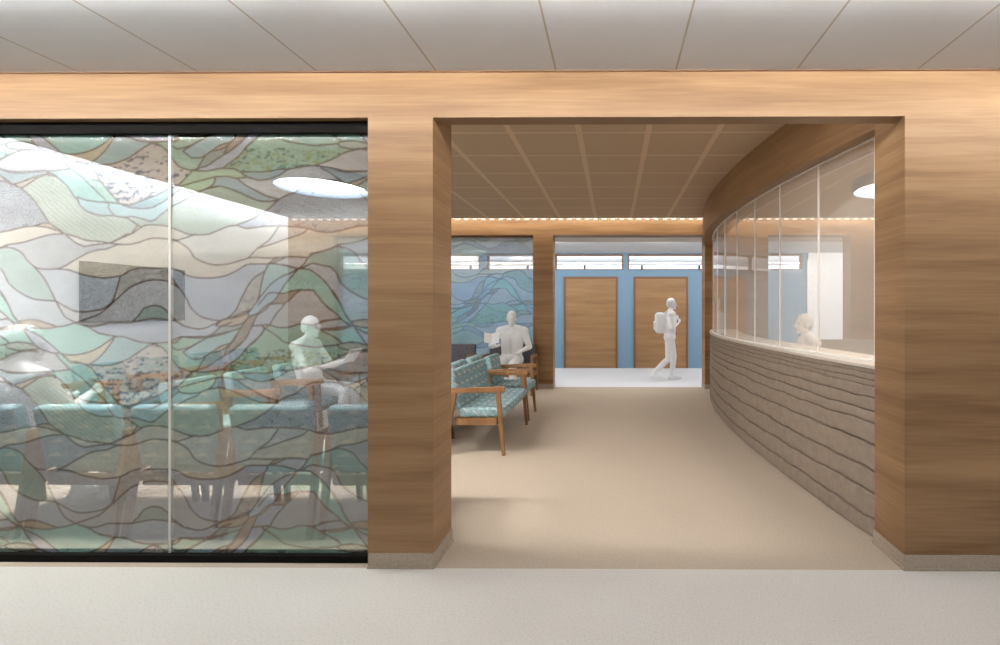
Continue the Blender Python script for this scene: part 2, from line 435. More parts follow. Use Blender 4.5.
def art_tile(ss=2):
    """One repeat as a linear-RGB array, rows down the glass, plus the cell labels."""
    W, H = int(round(ART_U*ss)), int(round(ART_V*ss))
    line = np.zeros((H, W), bool)
    core = np.zeros((H, W), bool)
    def stamp(pu, pv, r):
        k = int(math.ceil(r))
        for dy in range(-k, k+1):
            for dx in range(-k, k+1):
                if dx*dx+dy*dy <= r*r+.3:
                    yield dx, dy
    segs = [s for row in LEAD.strip().split('\n') for s in row.split(';') if s.strip()]
    for s in segs:
        P = np.array([[float(a) for a in p.split(',')] for p in s.split()])
        if len(P) < 2: continue
        Q = np.vstack([2*P[0]-P[1], P, 2*P[-1]-P[-2]])
        pts = []
        for i in range(1, len(Q)-2):
            n = max(4, int(np.hypot(*(Q[i+1]-Q[i]))*ss*2))
            t = np.linspace(0, 1, n)[:, None]
            a, b, c, d = Q[i-1], Q[i], Q[i+1], Q[i+2]
            cr = .5*(2*b+(c-a)*t+(2*a-5*b+4*c-d)*t*t+(3*b-a-3*c+d)*t**3)
            pts.append(cr*.7+(b+(c-b)*t)*.3)
        pts = np.vstack(pts)*ss
        xi = np.round(pts[:, 0]).astype(int); yi = np.round(pts[:, 1]).astype(int)
        for dx, dy in stamp(0, 0, .62*ss):
            line[(yi+dy) % H, (xi+dx) % W] = True
    # cells between the lines
    lab = np.full((H, W), -1, int); lab[line] = 0
    cells = 0; cent = [None]
    for y in range(H):
        for x in range(W):
            if lab[y, x] != -1: continue
            cells += 1; st = [(y, x)]; lab[y, x] = cells; n = 0
            while st:
                cy, cx = st.pop(); n += 1
                for ny, nx in ((cy+1, cx), (cy-1, cx), (cy, cx+1), (cy, cx-1)):
                    ny %= H; nx %= W
                    if lab[ny, nx] == -1:
                        lab[ny, nx] = cells; st.append((ny, nx))
            cent.append((y, x, n))
    return line, lab, cent, W, H
SEEDS = """
15,138 teal;20,145 sage;38,138 blue;80,145 teal;85,158 sand;60,156 tealgreen;110,155 aqua;150,155 mound;150,138 blue;105,145 tan
185,143 green;178,158 tealgreen;195,140 tealgreen;200,150 aqua;240,137 brown;222,150 greyteal;205,164 greyaqua;250,138 blue
255,155 ripple;290,155 ripple;310,150 ripple;262,176 slate;205,178 greenlight;225,173 greenlight;240,176 sand;195,188 olive;225,181 steel;250,194 steel;230,200 sagegrey;255,186 lavender
345,162 lavender;300,175 aqua;340,176 steel;350,165 lavender
5,175 aqua;30,175 aqua;30,182 pale;20,210 swirl;60,200 sage;50,190 sage;90,200 aquapale;90,208 aqua
85,180 greysage;80,167 blue;95,175 bluedeep;100,190 greenolive;110,200 greenolive;90,190 teal;140,205 deepteal;150,213 olivegrey;110,211 olivegrey
70,190 sage;90,215 aqua;130,222 sage;130,228 pale;150,232 sand2;180,225 tealgrey;200,210 tealgrey;230,218 tealgrey;250,210 sage
10,238 cream;40,231 cream;30,255 greyblue;50,245 greyblue;75,250 greyblue;75,239 pale;95,247 cream;120,240 pale;130,260 cream;150,250 cream;110,230 sage
150,228 cream;190,240 pale;200,255 cream2;190,262 cream;220,250 cream2;240,240 cream2;240,268 pale;260,253 cream;275,250 cream;275,235 lavender;295,240 cream2;300,250 cream
290,215 swirl;320,215 swirl;260,222 swirl;320,190 swirl
20,280 leaf;5,262 leaf;40,285 blue;60,290 skyblue;80,290 skyblue;25,300 skyblue;30,310 skyblue;5,300 aqua;2,292 aqua
90,265 cream;80,272 cream;70,303 cream;90,305 skyblue;80,315 lilac;115,305 lilac;140,300 lilac;170,300 lilac;130,278 stone;155,275 stone;175,275 blue;172,279 blue
155,312 greyteal;120,325 skyblue;160,328 skyblue;100,322 lilac;150,323 skyblue
205,290 skyblue;210,300 skyblue;190,320 lilac;200,322 lilac;185,300 lilac;255,290 stone;260,270 stone;275,275 aqua;280,270 lilac;262,300 aqua;280,290 lightblue;290,284 teal;310,280 teal;325,295 teal
290,262 lilac;295,270 lilac;315,272 lilac;325,270 lilac;315,262 leaf;325,258 leaf;320,256 leaf;285,299 brown;280,298 brown;300,310 lilac;310,305 lilac;290,315 lilac
265,312 blue;255,335 blue;270,315 blue;240,320 tan;228,324 tan;244,328 brown;235,342 tan;225,331 greyteal;212,331 greyteal;200,334 aqua;220,340 aqua;195,343 aqua;205,335 aqua;190,332 skyblue
280,332 tealgreen;300,335 sagegreen;290,340 sagegreen;270,345 ripple;330,324 skyblue;335,338 tealgreen;320,338 sagegreen;345,346 sage;352,346 sage
35,323 tan;0,323 skyblue;5,323 skyblue;300,258 lavender;300,262 lavender
"""
PAL = dict(teal=(126,200,192), sage=(158,178,160), blue=(166,182,206), sand=(196,184,150), tealgreen=(126,188,172), aqua=(140,192,200), mound=(200,192,184), tan=(172,152,118),
 green=(130,186,160), brown=(124,100,72), greyteal=(120,150,146), greyaqua=(160,192,188), ripple=(126,186,162), slate=(110,160,166), greenlight=(150,190,150), olive=(150,172,124), steel=(122,156,170),
 sagegrey=(146,172,152), lavender=(182,186,192), pale=(200,202,194), swirl=(112,126,146), aquapale=(150,196,196), greysage=(150,160,160), bluedeep=(92,130,180), greenolive=(120,164,100), deepteal=(70,146,160),
 olivegrey=(98,112,102), sand2=(200,194,176), tealgrey=(110,154,146), cream=(206,200,180), greyblue=(160,168,178), cream2=(206,202,190), leaf=(128,172,166), skyblue=(172,188,204), lilac=(180,186,194), stone=(150,150,146),
 lightblue=(140,184,214), sagegreen=(140,186,164))
def srgb_lin(c):
    c = np.asarray(c, float)/255
    return np.where(c <= .04045, c/12.92, ((c+.055)/1.055)**2.4)
def blur(a, n=1):
    for _ in range(n):
        a = (a+np.roll(a, 1, 0)+np.roll(a, -1, 0))/3
        a = (a+np.roll(a, 1, 1)+np.roll(a, -1, 1))/3
    return a
def art_colours(ss=2):
    line, lab, cent, W, H = art_tile(ss)
    rng = np.random.RandomState(4)
    names = [None]*len(cent)
    for s in SEEDS.replace('\n', ';').split(';'):
        if not s.strip(): continue
        p, nm = s.strip().split(); u, v = [float(a) for a in p.split(',')]
        l = lab[int(v*ss) % H, int(u*ss) % W]
        if l > 0 and names[l] is None: names[l] = nm
    keys = ['cream', 'skyblue', 'sage', 'aqua', 'lilac']
    img = np.zeros((H, W, 3)); kind = np.zeros((H, W), int)
    for i in range(1, len(cent)):
        nm = names[i]
        if nm is None:
            nm = 'tan' if cent[i][2] < 60*ss*ss else keys[i % 5]
        m = lab == i
        img[m] = srgb_lin(PAL[nm])*.72+.28*srgb_lin((226, 226, 218))
        kind[m] = {'mound': 1, 'swirl': 2, 'ripple': 3, 'stone': 4, 'sage': 5, 'tealgrey': 4}.get(nm, 0)
    yy, xx = np.mgrid[0:H, 0:W]/ss
    def noise(sx, sy):
        n = rng.rand(max(2, int(H/ss/sy)), max(2, int(W/ss/sx)))
        fy = yy*n.shape[0]/(H/ss); fx = xx*n.shape[1]/(W/ss)
        y0 = fy.astype(int) % n.shape[0]; x0 = fx.astype(int) % n.shape[1]
        y1 = (y0+1) % n.shape[0]; x1 = (x0+1) % n.shape[1]; ty = fy % 1; tx = fx % 1
        ty = ty*ty*(3-2*ty); tx = tx*tx*(3-2*tx)
        return (n[y0, x0]*(1-tx)+n[y0, x1]*tx)*(1-ty)+(n[y1, x0]*(1-tx)+n[y1, x1]*tx)*ty
    soft = noise(30, 12)*.6+noise(9, 5)*.25+noise(3, 2)*.15
    img *= (.84+.32*soft)[..., None]
    sp = noise(5, 2.2)*.6+noise(2.3, 1.3)*.4
    m = kind == 1
    dens = np.clip((yy-150)/50, 0, 1)
    spot = m & (sp > .74-.24*dens)
    img[spot] = srgb_lin((84, 100, 122))
    m = (kind == 3) & (sp > .6) & (yy > 150); img[m] = srgb_lin((150, 170, 120))
    m = (kind == 3) & (sp < .34) & (yy > 148); img[m] = srgb_lin((86, 120, 104))
    m = (kind == 4); img[m] *= (.75+.5*noise(5, 2.5))[..., None][m]
    m = (kind == 5); img[m] *= (.85+.3*(.5+.5*np.sin((yy*1.0-xx*.8)*1.3+noise(12, 12)*6)))[..., None][m]
    # fish-scale arcs of the swirl cells
    arcs = np.zeros((H, W)); row_h = 7.0
    for r in range(int(ART_V/row_h)+2):
        for c in range(int(ART_U/17)+2):
            cx = c*17+(r % 2)*8.5+rng.rand()*6-3; cy = r*row_h+rng.rand()*3; R = 8+rng.rand()*4
            ux = (xx-cx+ART_U/2) % ART_U-ART_U/2; uy = (yy-cy+ART_V/2) % ART_V-ART_V/2
            box = (abs(ux) < R+1) & (uy < 1.0) & (uy > -R-1)
            d = np.hypot(ux[box], uy[box]*1.15)
            arcs[box] = np.where(d < R, .5+.5*np.cos(d*2.4), arcs[box])
    m = kind == 2
    img[m] *= (.62+1.0*arcs**2)[..., None][m]
    # shading enamel of the leaves toward their edges
    img[line] = srgb_lin((92, 64, 44))
    return blur(img, 1), W, H
# ------------------------------------------------------------------ room shell
YF = 2.705                                     # face of the wood screen wall towards the hall
ZO, ZH, ZC = 2.618, 2.884, 3.17                # opening head, hall ceiling, waiting-room ceiling
XL, XR = -6.2, 6.2
YB, YBB = 8.87, 9.18                           # back wall of the waiting room
ZB = 2.925                                     # head of the openings in the back wall
YD = 12.08                                     # corridor wall with the doors
struct('floor_hall', B(-8, 8, -1.5, YF, -.1, 0), M['terrazzo'], 'pale speckled hall floor')
struct('floor_waiting', B(-8, 8, YF, 9.10, -.1, 0), M['carpet'], 'beige carpet of the waiting room')
struct('floor_corridor', B(-9, 9, 9.10, 21, -.1, 0), M['corridor_floor'], 'white corridor floor')
struct('ceiling_hall', B(-8, 8, -1.5, YF-.004, ZH, ZH+.1), M['hall_ceiling'], 'white hall ceiling in long panels')
struct('ceiling_waiting', B(-5.86, 5.86, 2.82, 8.50, ZC, ZC+.05), M['tan_ceiling'], 'tan woven tile ceiling with pale grid')
struct('ceiling_upper', B(-6.4, 6.4, 2.82, 9.2, 3.45, 3.5), M['white'])
struct('wall_hall_back', B(-8, 8, -1.6, -1.5, 0, ZH+.1), M['hall_wall'])
struct('wall_hall_left', B(-8.1, -8, -1.6, YF, 0, ZH+.1), M['hall_wall'])
struct('wall_hall_right', B(8, 8.1, -1.6, YF, 0, ZH+.1), M['hall_wall'])

bm = bmesh.new(); box(bm, -8, 8, -1.5, -1.2, 2.18, 2.22); box(bm, -8, 8, -1.22, -1.2, 2.22, 2.36)  # added ledge that hides the hall fill light from the glass reflections
struct('fill_ledge', bm, M['white'], 'added white ledge screening the unseen hall fill light')
# the wood screen wall
XG0, XP0, XP1, XO1 = -5.2, -1.425, -1.046, 1.683     # glass start, pillar, right jamb
bm = bmesh.new(); box(bm, -8, 8, YF, 2.815, ZO, 3.45)
struct('wall_front_header', bm, M['wood'], 'pale oak header over the glass and the opening')
bm = bmesh.new(); box(bm, XO1, 8, YF, 3.015, 0, ZO); box(bm, XO1, 8, 2.816, 3.015, ZO, 3.45)
struct('wall_front_right', bm, M['wood'], 'oak wall right of the opening')
bm = bmesh.new(); box(bm, XP0, XP1, YF, 3.015, 0, ZO); box(bm, XP0, XP1, 2.816, 3.015, ZO, 3.45)
struct('pillar', bm, M['wood'], 'oak pillar between art glass and opening')
bm = bmesh.new(); box(bm, -8, XG0, YF, 3.015, 0, ZO); box(bm, -8, XP0, 2.86, 3.0, ZO, 3.45)
struct('wall_front_left', bm, M['wood'])
def skirting(name, x0, x1, y0, y1):
    bm = bmesh.new(); box(bm, x0-.006, x1+.006, y0-.006, y1+.006, 0, .088); box(bm, x0-.012, x1+.012, y0-.012, y1+.012, 0, .014, bev=.003)
    return struct(name, bm, M['stone_base'])
skirting('baseboard_pillar', XP0+.012, XP1, YF, 3.015)
skirting('baseboard_right', XO1, 8, YF, 3.015)
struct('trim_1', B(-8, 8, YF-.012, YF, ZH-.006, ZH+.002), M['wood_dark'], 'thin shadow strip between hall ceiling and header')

# waiting-room side walls and back wall
struct('wall_left', B(XL-.1, XL, 2.82, 9.18, 0, 3.45), M['white_wall'], 'white side wall under the cool cove light')
struct('wall_right', B(XR, XR+.1, 2.82, 9.18, 0, 3.45), M['wood'])
bm = bmesh.new()
for a in ((XL, XR, YB, YBB, ZB, 3.45), (XL, -5.33, YB, YBB, 0, ZB), (1.745, 2.944, YB, YBB, 0, ZB), (4.50, XR, YB, YBB, 0, ZB)):
    box(bm, *a)
struct('wall_back', bm, M['wood'], 'oak back wall with wide openings')
struct('pillar.001', B(-1.52, -1.14, YB, YBB, 0, ZB), M['wood'], 'oak pillar at the back beside the far art glass')
skirting('baseboard_back', -1.52, -1.14, YB, YBB)
skirting('baseboard_reception', 1.745, 2.944, YB, YBB)

# corridor beyond
struct('wall_corridor_bulkhead', B(-9, 9, YBB, 9.78, ZB, 3.5), M['bulkhead'], 'pale bulkhead behind the back beam')
struct('ceiling_corridor', B(-9, 9, 9.78, 12.3, 2.975, 3.1), M['white'])
struct('wall_corridor_left', B(-9.1, -9, 9.18, 12.3, 0, 3.1), M['white'])
struct('wall_corridor_right', B(9, 9.1, 9.18, 12.3, 0, 3.1), M['white'])
struct('wall_corridor_end', B(-9, XL-.1, 9.1, 9.2, 0, 3.0), M['white'])
struct('wall_corridor_end.001', B(XR+.1, 9, 9.1, 9.2, 0, 3.0), M['white'])
WIN = [(-7.1, -5.25), (-5.1, -3.45), (-3.26, -1.62), (-1.49, .26), (.39, 2.35), (2.49, 4.88)]
ZW0, ZW1 = 2.54, 2.94
bm = bmesh.new()
box(bm, -9, 5.04, YD, YD+.16, 0, ZW0); box(bm, -9, 5.04, YD, YD+.16, ZW1, 2.975)
xs = [-9]+[v for w in WIN for v in w]+[5.04]
for a, b in zip(xs[0::2], xs[1::2]): box(bm, a, b, YD, YD+.16, ZW0, ZW1)
struct('wall_corridor', bm, M['blue_wall'], 'blue corridor wall with high windows')
struct('wall_corridor_white', B(5.04, 9, YD-.03, YD+.16, 0, 2.975), M['white'], 'white corridor wall at the far right')
bm = B(5.0, 5.06, YD-.05, YD+.1, 0, 2.8); struct('trim_2', bm, M['pale_trim'])
for i, (a, b) in enumerate(WIN):
    bm = bmesh.new()
    for q in ((a, b, ZW1-.035, ZW1), (a, b, ZW0, ZW0+.02), (a, a+.03, ZW0+.02, ZW1-.035), (b-.03, b, ZW0+.02, ZW1-.035)):
        box(bm, q[0], q[1], YD-.015, YD+.13, q[2], q[3])
    w = struct('window_%d' % (i+3), bm, M['wood_dark'])
    struct('glass_pane', B(a+.03, b-.03, YD+.05, YD+.056, ZW0+.02, ZW1-.035), M['window_glass'], parent=w)
for i, (a, b) in enumerate(((564, 617.6), (633.6, 687.8))):
    x0, _ = ray(a, 310, YD); x1, _ = ray(b, 310, YD); zt = 2.36
    bm = bmesh.new()
    box(bm, x0, x0+.05, YD-.04, YD+.01, 0, zt); box(bm, x1-.05, x1, YD-.04, YD+.01, 0, zt); box(bm, x0+.05, x1-.05, YD-.04, YD+.01, zt-.055, zt)
    d = struct('door_%d' % (i+1), bm, M['wood_dark'], ('brown framed' if i else 'left hand brown framed')+' flush oak corridor door')
    struct('door_leaf', B(x0+.05, x1-.05, YD-.025, YD+.005, .006, zt-.055), M['wood_door'], parent=d)
# the room the high windows look into
struct('ceiling_beyond', B(-9, 9, 12.25, 20, 3.40, 3.5), M['white'])
bm = B(-9, 9, 20, 20.1, 0, 3.16); struct('wall_beyond', bm, M['white'])
bm = bmesh.new()
for k in range(8): box(bm, -8.6+k*2.45, -8.52+k*2.45, 19.96, 20.06, 3.16, 3.40)
struct('window_9', bm, M['black'])

# ------------------------------------------------------------------ wave-art glass
ART, AW, AH = art_colours(2)
def art_pane(name, x0, x1, z0, z1, yf, thick, uv, step, material, parent):
    nx = max(2, int((x1-x0)/step)); nz = max(2, int((z1-z0)/step))
    X, Z = np.meshgrid(np.linspace(x0, x1, nx+1), np.linspace(z0, z1, nz+1))
    n = X.size
    co = np.zeros((n+4, 3), np.float32); co[:n, 0] = X.ravel(); co[:n, 1] = yf; co[:n, 2] = Z.ravel()
    co[n:] = [(x0, yf+thick, z0), (x1, yf+thick, z0), (x1, yf+thick, z1), (x0, yf+thick, z1)]
    i = (np.arange(nz)[:, None]*(nx+1)+np.arange(nx)[None]).ravel()
    quads = np.stack([i, i+1, i+nx+2, i+nx+1], 1)
    verts = co.tolist()
    rim = [list(range(0, nx+1)), [r*(nx+1)+nx for r in range(nz+1)], [nz*(nx+1)+c for c in range(nx, -1, -1)], [r*(nx+1) for r in range(nz, -1, -1)]]
    extra = []
    for k, row in enumerate(rim): extra.append(row[::-1]+[n+k, n+(k+1) % 4])
    faces = quads.tolist()+extra+[[n+3, n+2, n+1, n]]
    me = bpy.data.meshes.new(name); me.from_pydata(verts, [], faces)
    mi = np.zeros(len(faces), np.int32); mi[len(quads):] = 1
    me.polygons.foreach_set('material_index', mi)
    me.materials.append(material); me.materials.append(M['glass_plain'])
    u, v = uv(co[:, 0], co[:, 2])
    fu = u*2; fv = v*2
    iu = np.floor(fu).astype(int); iv = np.floor(fv).astype(int); tu = (fu-iu)[:, None]; tv = (fv-iv)[:, None]
    g = lambda a, b: ART[a % AH, b % AW]
    c = (g(iv, iu)*(1-tu)+g(iv, iu+1)*tu)*(1-tv)+(g(iv+1, iu)*(1-tu)+g(iv+1, iu+1)*tu)*tv
    at = me.color_attributes.new('print', 'FLOAT_COLOR', 'POINT')
    at.data.foreach_set('color', np.concatenate([c, np.ones((len(c), 1))], 1).astype(np.float32).ravel())
    me.update()
    o = bpy.data.objects.new(name, me); COL.objects.link(o); o.parent = parent
    return o
PPM = 166.2                                    # pattern units per metre of glass
xj, _ = ray(170, 310, 2.79)
uvn = lambda x, z: (170+(x-xj)*PPM, 310+(EYE-z)*PPM)
bm = bmesh.new()
box(bm, XG0, XP0-.0005, 2.755, 2.835, ZO-.066, ZO); box(bm, XG0, XP0-.0005, 2.755, 2.835, 0, .042)
box(bm, XP0-.013, XP0-.0005, 2.755, 2.835, .042, ZO-.066); box(bm, XG0, XG0+.02, 2.755, 2.835, .042, ZO-.066)
w1 = struct('window_1', bm, M['black'], 'wall of wave-patterned art glass in a black frame')
xa = xj-1.72
struct('joint_strip', B(xj-.006, xj+.006, 2.786, 2.806, .042, ZO-.066), M['pale_trim'], 'pale joint between art glass panes', w1)
struct('joint_strip', B(xa-.006, xa+.006, 2.786, 2.806, .042, ZO-.066), M['pale_trim'], parent=w1)
STEP = .0052
art_pane('glass_pane', xj+.006, XP0-.013, .042, ZO-.066, 2.79, .012, uvn, STEP, M['art'], w1)
art_pane('glass_pane', xa+.006, xj-.006, .042, ZO-.066, 2.79, .012, uvn, STEP, M['art'], w1)
art_pane('glass_pane', XG0+.02, xa-.006, .042, ZO-.066, 2.79, .012, uvn, .02, M['art'], w1)
# far screen of the same glass in the back wall
bm = bmesh.new()
box(bm, -5.33, -1.52, 8.98, 9.06, ZB-.03, ZB); box(bm, -5.33, -1.52, 8.98, 9.06, 0, .05)
box(bm, -5.33, -5.30, 8.98, 9.06, .05, ZB-.03); box(bm, -1.535, -1.52, 8.98, 9.06, .05, ZB-.03)
w2 = struct('window_2', bm, M['wood_dark'], 'far screen of wave-patterned glass behind the grey chairs')
xf, zf = ray(500, 276, 9.02)
uvf = lambda x, z: (300+(x-xf)*120, 262+(zf-z)*120)
art_pane('glass_pane', -5.30, -1.535, .05, ZB-.03, 9.015, .012, uvf, .012, M['art_far'], w2)

# ------------------------------------------------------------------ lamps
def linear_lamp(x0, x1, label):
    t = empty('linear_lamp', ((x0+x1)/2, 1.93, 2.871)); h = (x1-x0)/2
    tag(t, label, 'lamp', 'linear lamps of the hall')
    put('housing', B(-h, h, -.02, 0, .0002, .0125), M['grey_metal'], t)
    put('diffuser', B(-h+.01, h-.01, .0001, .0011, .0012, .0118), E_LINE, t)
E_LINE = emit('linear_tube_glow', (.98, .98, .97), HALL_LINE)
E_FIELD = emit('hall_panel_glow', (1, .97, .94), HALL_FIELD)
for i, x in enumerate((-6.0, -3.0, 0, 3.0, 6.0)):
    linear_lamp(x-1.47, x+1.47, 'slim linear lamp under the hall ceiling')
for k in range(15):
    x = -5.6+k*.8
    t = empty('recessed_downlight', (x, 1.30, ZH)); tag(t, 'small recessed downlight in the hall ceiling', 'lamp', 'downlights of the hall')
    bm = bmesh.new(); lathe(bm, [(.062, -.0005), (.075, -.0005), (.075, -.008), (.062, -.008), (.062, -.0005)], 32); put('ring', bm, M['pale_trim'], t, True)
    l = bpy.data.lights.new('downlight_beam', 'SPOT'); l.energy = HALL_SPOT; l.color = (1, .985, .955); l.spot_size = R(60); l.spot_blend = .35; l.shadow_soft_size = .05
    o = bpy.data.objects.new('downlight_beam', l); COL.objects.link(o); o.parent = t; o.location = (0, 0, -.02)
for x in (-4.5, -1.5, 1.5, 4.5):
    t = empty('unseen_panel_lamp', (x, -.3, ZH)); tag(t, 'square flush lamp in the hall ceiling', 'lamp', 'flush lamps of the hall')
    bm = bmesh.new()
    for q in ((-.62, .62, -.62, -.6), (-.62, .62, .6, .62), (-.62, -.6, -.6, .6), (.6, .62, -.6, .6)): box(bm, q[0], q[1], q[2], q[3], -.03, 0)
    put('frame', bm, M['grey_metal'], t)
    put('diffuser', B(-.6, .6, -.6, .6, -.02, -.004), E_FIELD, t)
E_FILL_DESK = emit('fill_glow_desk', (1, .95, .88), FILL_DESK)
E_FILL_MID = emit('fill_glow_mid', (1, .97, .94), FILL_ART*.42)
E_FILL_ART = emit('fill_glow_bright', (1, .97, .94), FILL_ART)
E_FILL = emit('fill_glow', (1, .97, .94), FILL)
for x, l in ((-4.9, 'added fill panel in the tan ceiling near the white side wall'), (-2.7, 'added fill panel in the tan ceiling behind the art glass'), (.6, 'added fill panel in the tan ceiling above the opening'), (2.75, 'added fill panel in the tan ceiling just inside the reception'), (4.9, 'added fill panel in the tan ceiling at the far side of the reception')):
    t = empty('unseen_panel_lamp', (x, 3.2, ZC)); tag(t, l, 'lamp', 'unseen fill panels of the waiting room')  # fill panels out of sight behind the header, added to brighten the room
    bm = bmesh.new()
    for q in ((-.62, .62, -.32, -.3), (-.62, .62, .3, .32), (-.62, -.6, -.3, .3), (.6, .62, -.3, .3)): box(bm, q[0], q[1], q[2], q[3], -.03, 0)
    put('frame', bm, M['grey_metal'], t)
    put('diffuser', B(-.6, .6, -.3, .3, -.02, -.004), E_FILL_DESK if x > 2 else E_FILL if x > -1 else E_FILL_ART if x < -4 else E_FILL_MID, t)
E_DISC = emit('disc_glow', (.95, .97, 1), DISC)
M['lamp_inner'] = mat('lamp_inner_lit', lin(188, 204, 224), .6)  # bluish light on the inner wall is put into this colour
def drum_lamp(x, y, label):
    t = empty('drum_ceiling_lamp', (x, y, ZC)); tag(t, label, 'lamp', None)
    r = .52
    bm = bmesh.new(); lathe(bm, [(r-.012, -.004), (r, -.004), (r, -.165), (r-.012, -.165)], 64)
    put('drum', bm, M['grey_metal'], t, True)
    bm = bmesh.new(); lathe(bm, [(r-.013, -.06), (r-.013, -.160), (r-.016, -.160), (r-.016, -.06)], 64)
    put('inner_rim', bm, M['lamp_inner'], t, True)
    bm = bmesh.new(); lathe(bm, [(0, -.004), (r-.02, -.004), (r-.02, -.075), (0, -.075)], 64)
    put('diffuser', bm, E_DISC, t)
drum_lamp(-3.62, 5.80, 'round drum ceiling lamp seen through the art glass')
drum_lamp(3.57, 5.85, 'round drum ceiling lamp over the reception behind the counter glass')
E_COR = emit('corridor_glow', (.97, .98, 1), CORRIDOR)
for x in (-6.6, -4.4, -2.2, 0, 2.2, 4.4, 6.6):
    t = empty('corridor_lamp', (x, 9.87, 2.975)); tag(t, 'long flush lamp in the corridor ceiling', 'lamp', 'flush lamps of the corridor')
    bm = bmesh.new()
    for q in ((-.82, .82, -.09, -.08), (-.82, .82, .08, .09), (-.82, -.8, -.08, .08), (.8, .82, -.08, .08)): box(bm, q[0], q[1], q[2], q[3], -.025, 0)
    put('frame', bm, M['pale_trim'], t)
    put('diffuser', B(-.8, .8, -.08, .08, -.016, -.003), E_COR, t)
# visible LED dots along the coves
E_DOT = emit('led_dot_warm', (1, .88, .72), 1.5)
E_DOTC = emit('led_dot_cool', (.92, .96, 1), 1.6)
def led_row(n, loc, rz, length, m, label):
    t = empty('led_strip', loc, rz); tag(t, label, 'led strip')
    put('channel', B(-length/2, length/2, -.012, 0, .012, .03), M['pale_trim'], t)
    d0 = None
    for k in range(n):
        x = -length/2+(k+.5)*length/n
        if d0 is None:
            bm = bmesh.new(); box(bm, -.04, .04, -.02, -.002, -.018, .010, bev=.006); d0 = d = put('diode', bm, m, t)
        else:
            d = d0.copy(); COL.objects.link(d); d.parent = t
        d.location = (x, 0, 0)
led_row(75, (0, YB-.001, 3.225), 0, 12.3, E_DOT, 'warm led strip glowing along the top of the back wall')
led_row(37, (XL+.001, 5.8, 3.27), R(90), 6.0, E_DOTC, 'cool white led strip along the top of the white side wall')

# ------------------------------------------------------------------ reception counter
def arc(xmin, rad, yc, y):
    return xmin+rad-math.sqrt(rad*rad-(y-yc)**2)
def arc_solid(bm, f, y0, y1, off0, off1, z0, z1, n=60):
    rows = []
    for i in range(n+1):
        y = y0+(y1-y0)*i/n
        a = f(y)
        rows.append([bm.verts.new((a+o, y, z)) for o, z in ((off0, z0), (off1, z0), (off1, z1), (off0, z1))])
    for p, q in zip(rows, rows[1:]):
        for k in range(4): bm.faces.new((p[k], p[(k+1) % 4], q[(k+1) % 4], q[k]))
    bm.faces.new(rows[0]); bm.faces.new(rows[-1][::-1])
f_cnt = lambda y: arc(1.472, 19 if y < 6.05 else 10, 6.05, y)
f_fas = lambda y: arc(1.388, 12.5 if y < 6.2 else 10.5, 6.2, y)
f_gls = lambda y: arc(1.515, 13 if y < 6.2 else 8.8, 6.2, y)
YC0, YC1 = 3.03, 8.85
ZT = 1.135
ct = empty('reception_counter', (0, 0, 0)); tag(ct, 'long curved reception counter faced in layered brown-grey stone', 'counter')
edges = [0, .126, .29, .444, .61, .75, .836, .92, 1.0, 1.04, 1.08, ZT-.02]
bm = bmesh.new()
ny = 230; rows = []
rs = np.random.RandomState(3)
ph = rs.rand(len(edges), 4)*6.28
def wob(k, y):
    if k == 0 or k == len(edges)-1: return 0
    return .006*math.sin(y*2.1+ph[k, 0])+.004*math.sin(y*5.3+ph[k, 1])+.004*math.sin(y*13+ph[k, 2])+.0025*math.sin(y*31+ph[k, 3])
prof = [(0, .042), (.04, .042), (.06, .006), (.12, .001), (.45, -.002), (.8, -.004), (.96, -.004), (.99, .0)]
for i in range(ny+1):
    y = YC0+(YC1-YC0)*i/ny; x0 = f_cnt(y); col = []
    for k in range(len(edges)-1):
        za = edges[k]+wob(k, y)*min(1, (edges[k+1]-edges[max(0, k-1)])/.2); zb = edges[k+1]+wob(k+1, y)*min(1, (edges[min(len(edges)-1, k+2)]-edges[k])/.2)
        dd = min(1, (zb-za)/.1)
        for s, o in prof:
            col.append(bm.verts.new((x0+o*(.55+.45*dd)+.003*math.sin(y*7+k*1.7)+.002*math.sin(y*19+k), y, za+(zb-za)*s)))
    col.append(bm.verts.new((x0+.02, y, edges[-1])))
    col.append(bm.verts.new((x0+.16, y, edges[-1]))); col.append(bm.verts.new((x0+.16, y, 0)))
    rows.append(col)
for p, q in zip(rows, rows[1:]):
    for k in range(len(p)): bm.faces.new((p[k], p[(k+1) % len(p)], q[(k+1) % len(p)], q[k]))
bm.faces.new(rows[0]); bm.faces.new(rows[-1][::-1])
put('stone_front', bm, M['stone'], ct)
bm = bmesh.new(); arc_solid(bm, f_cnt, YC0, YC1, -.012, .50, ZT-.0195, ZT)
o = put('countertop', bm, M['top_white'], ct); o['label'] = 'pale ledge on top of the stone'
bm = bmesh.new(); arc_solid(bm, f_cnt, YC0, YC1, .161, .18, .05, ZT-.021)
put('back_panel', bm, M['white'], ct)
# fascia over it
bm = bmesh.new(); arc_solid(bm, f_fas, 3.02, YC1, 0, .12, 2.72, 3.169); arc_solid(bm, f_fas, 3.02, YC1, .1201, .36, 2.72, 2.78)
tag(put('curved_fascia', bm, M['wood_fascia']), 'curved oak fascia hanging from the ceiling over the counter', 'fascia')
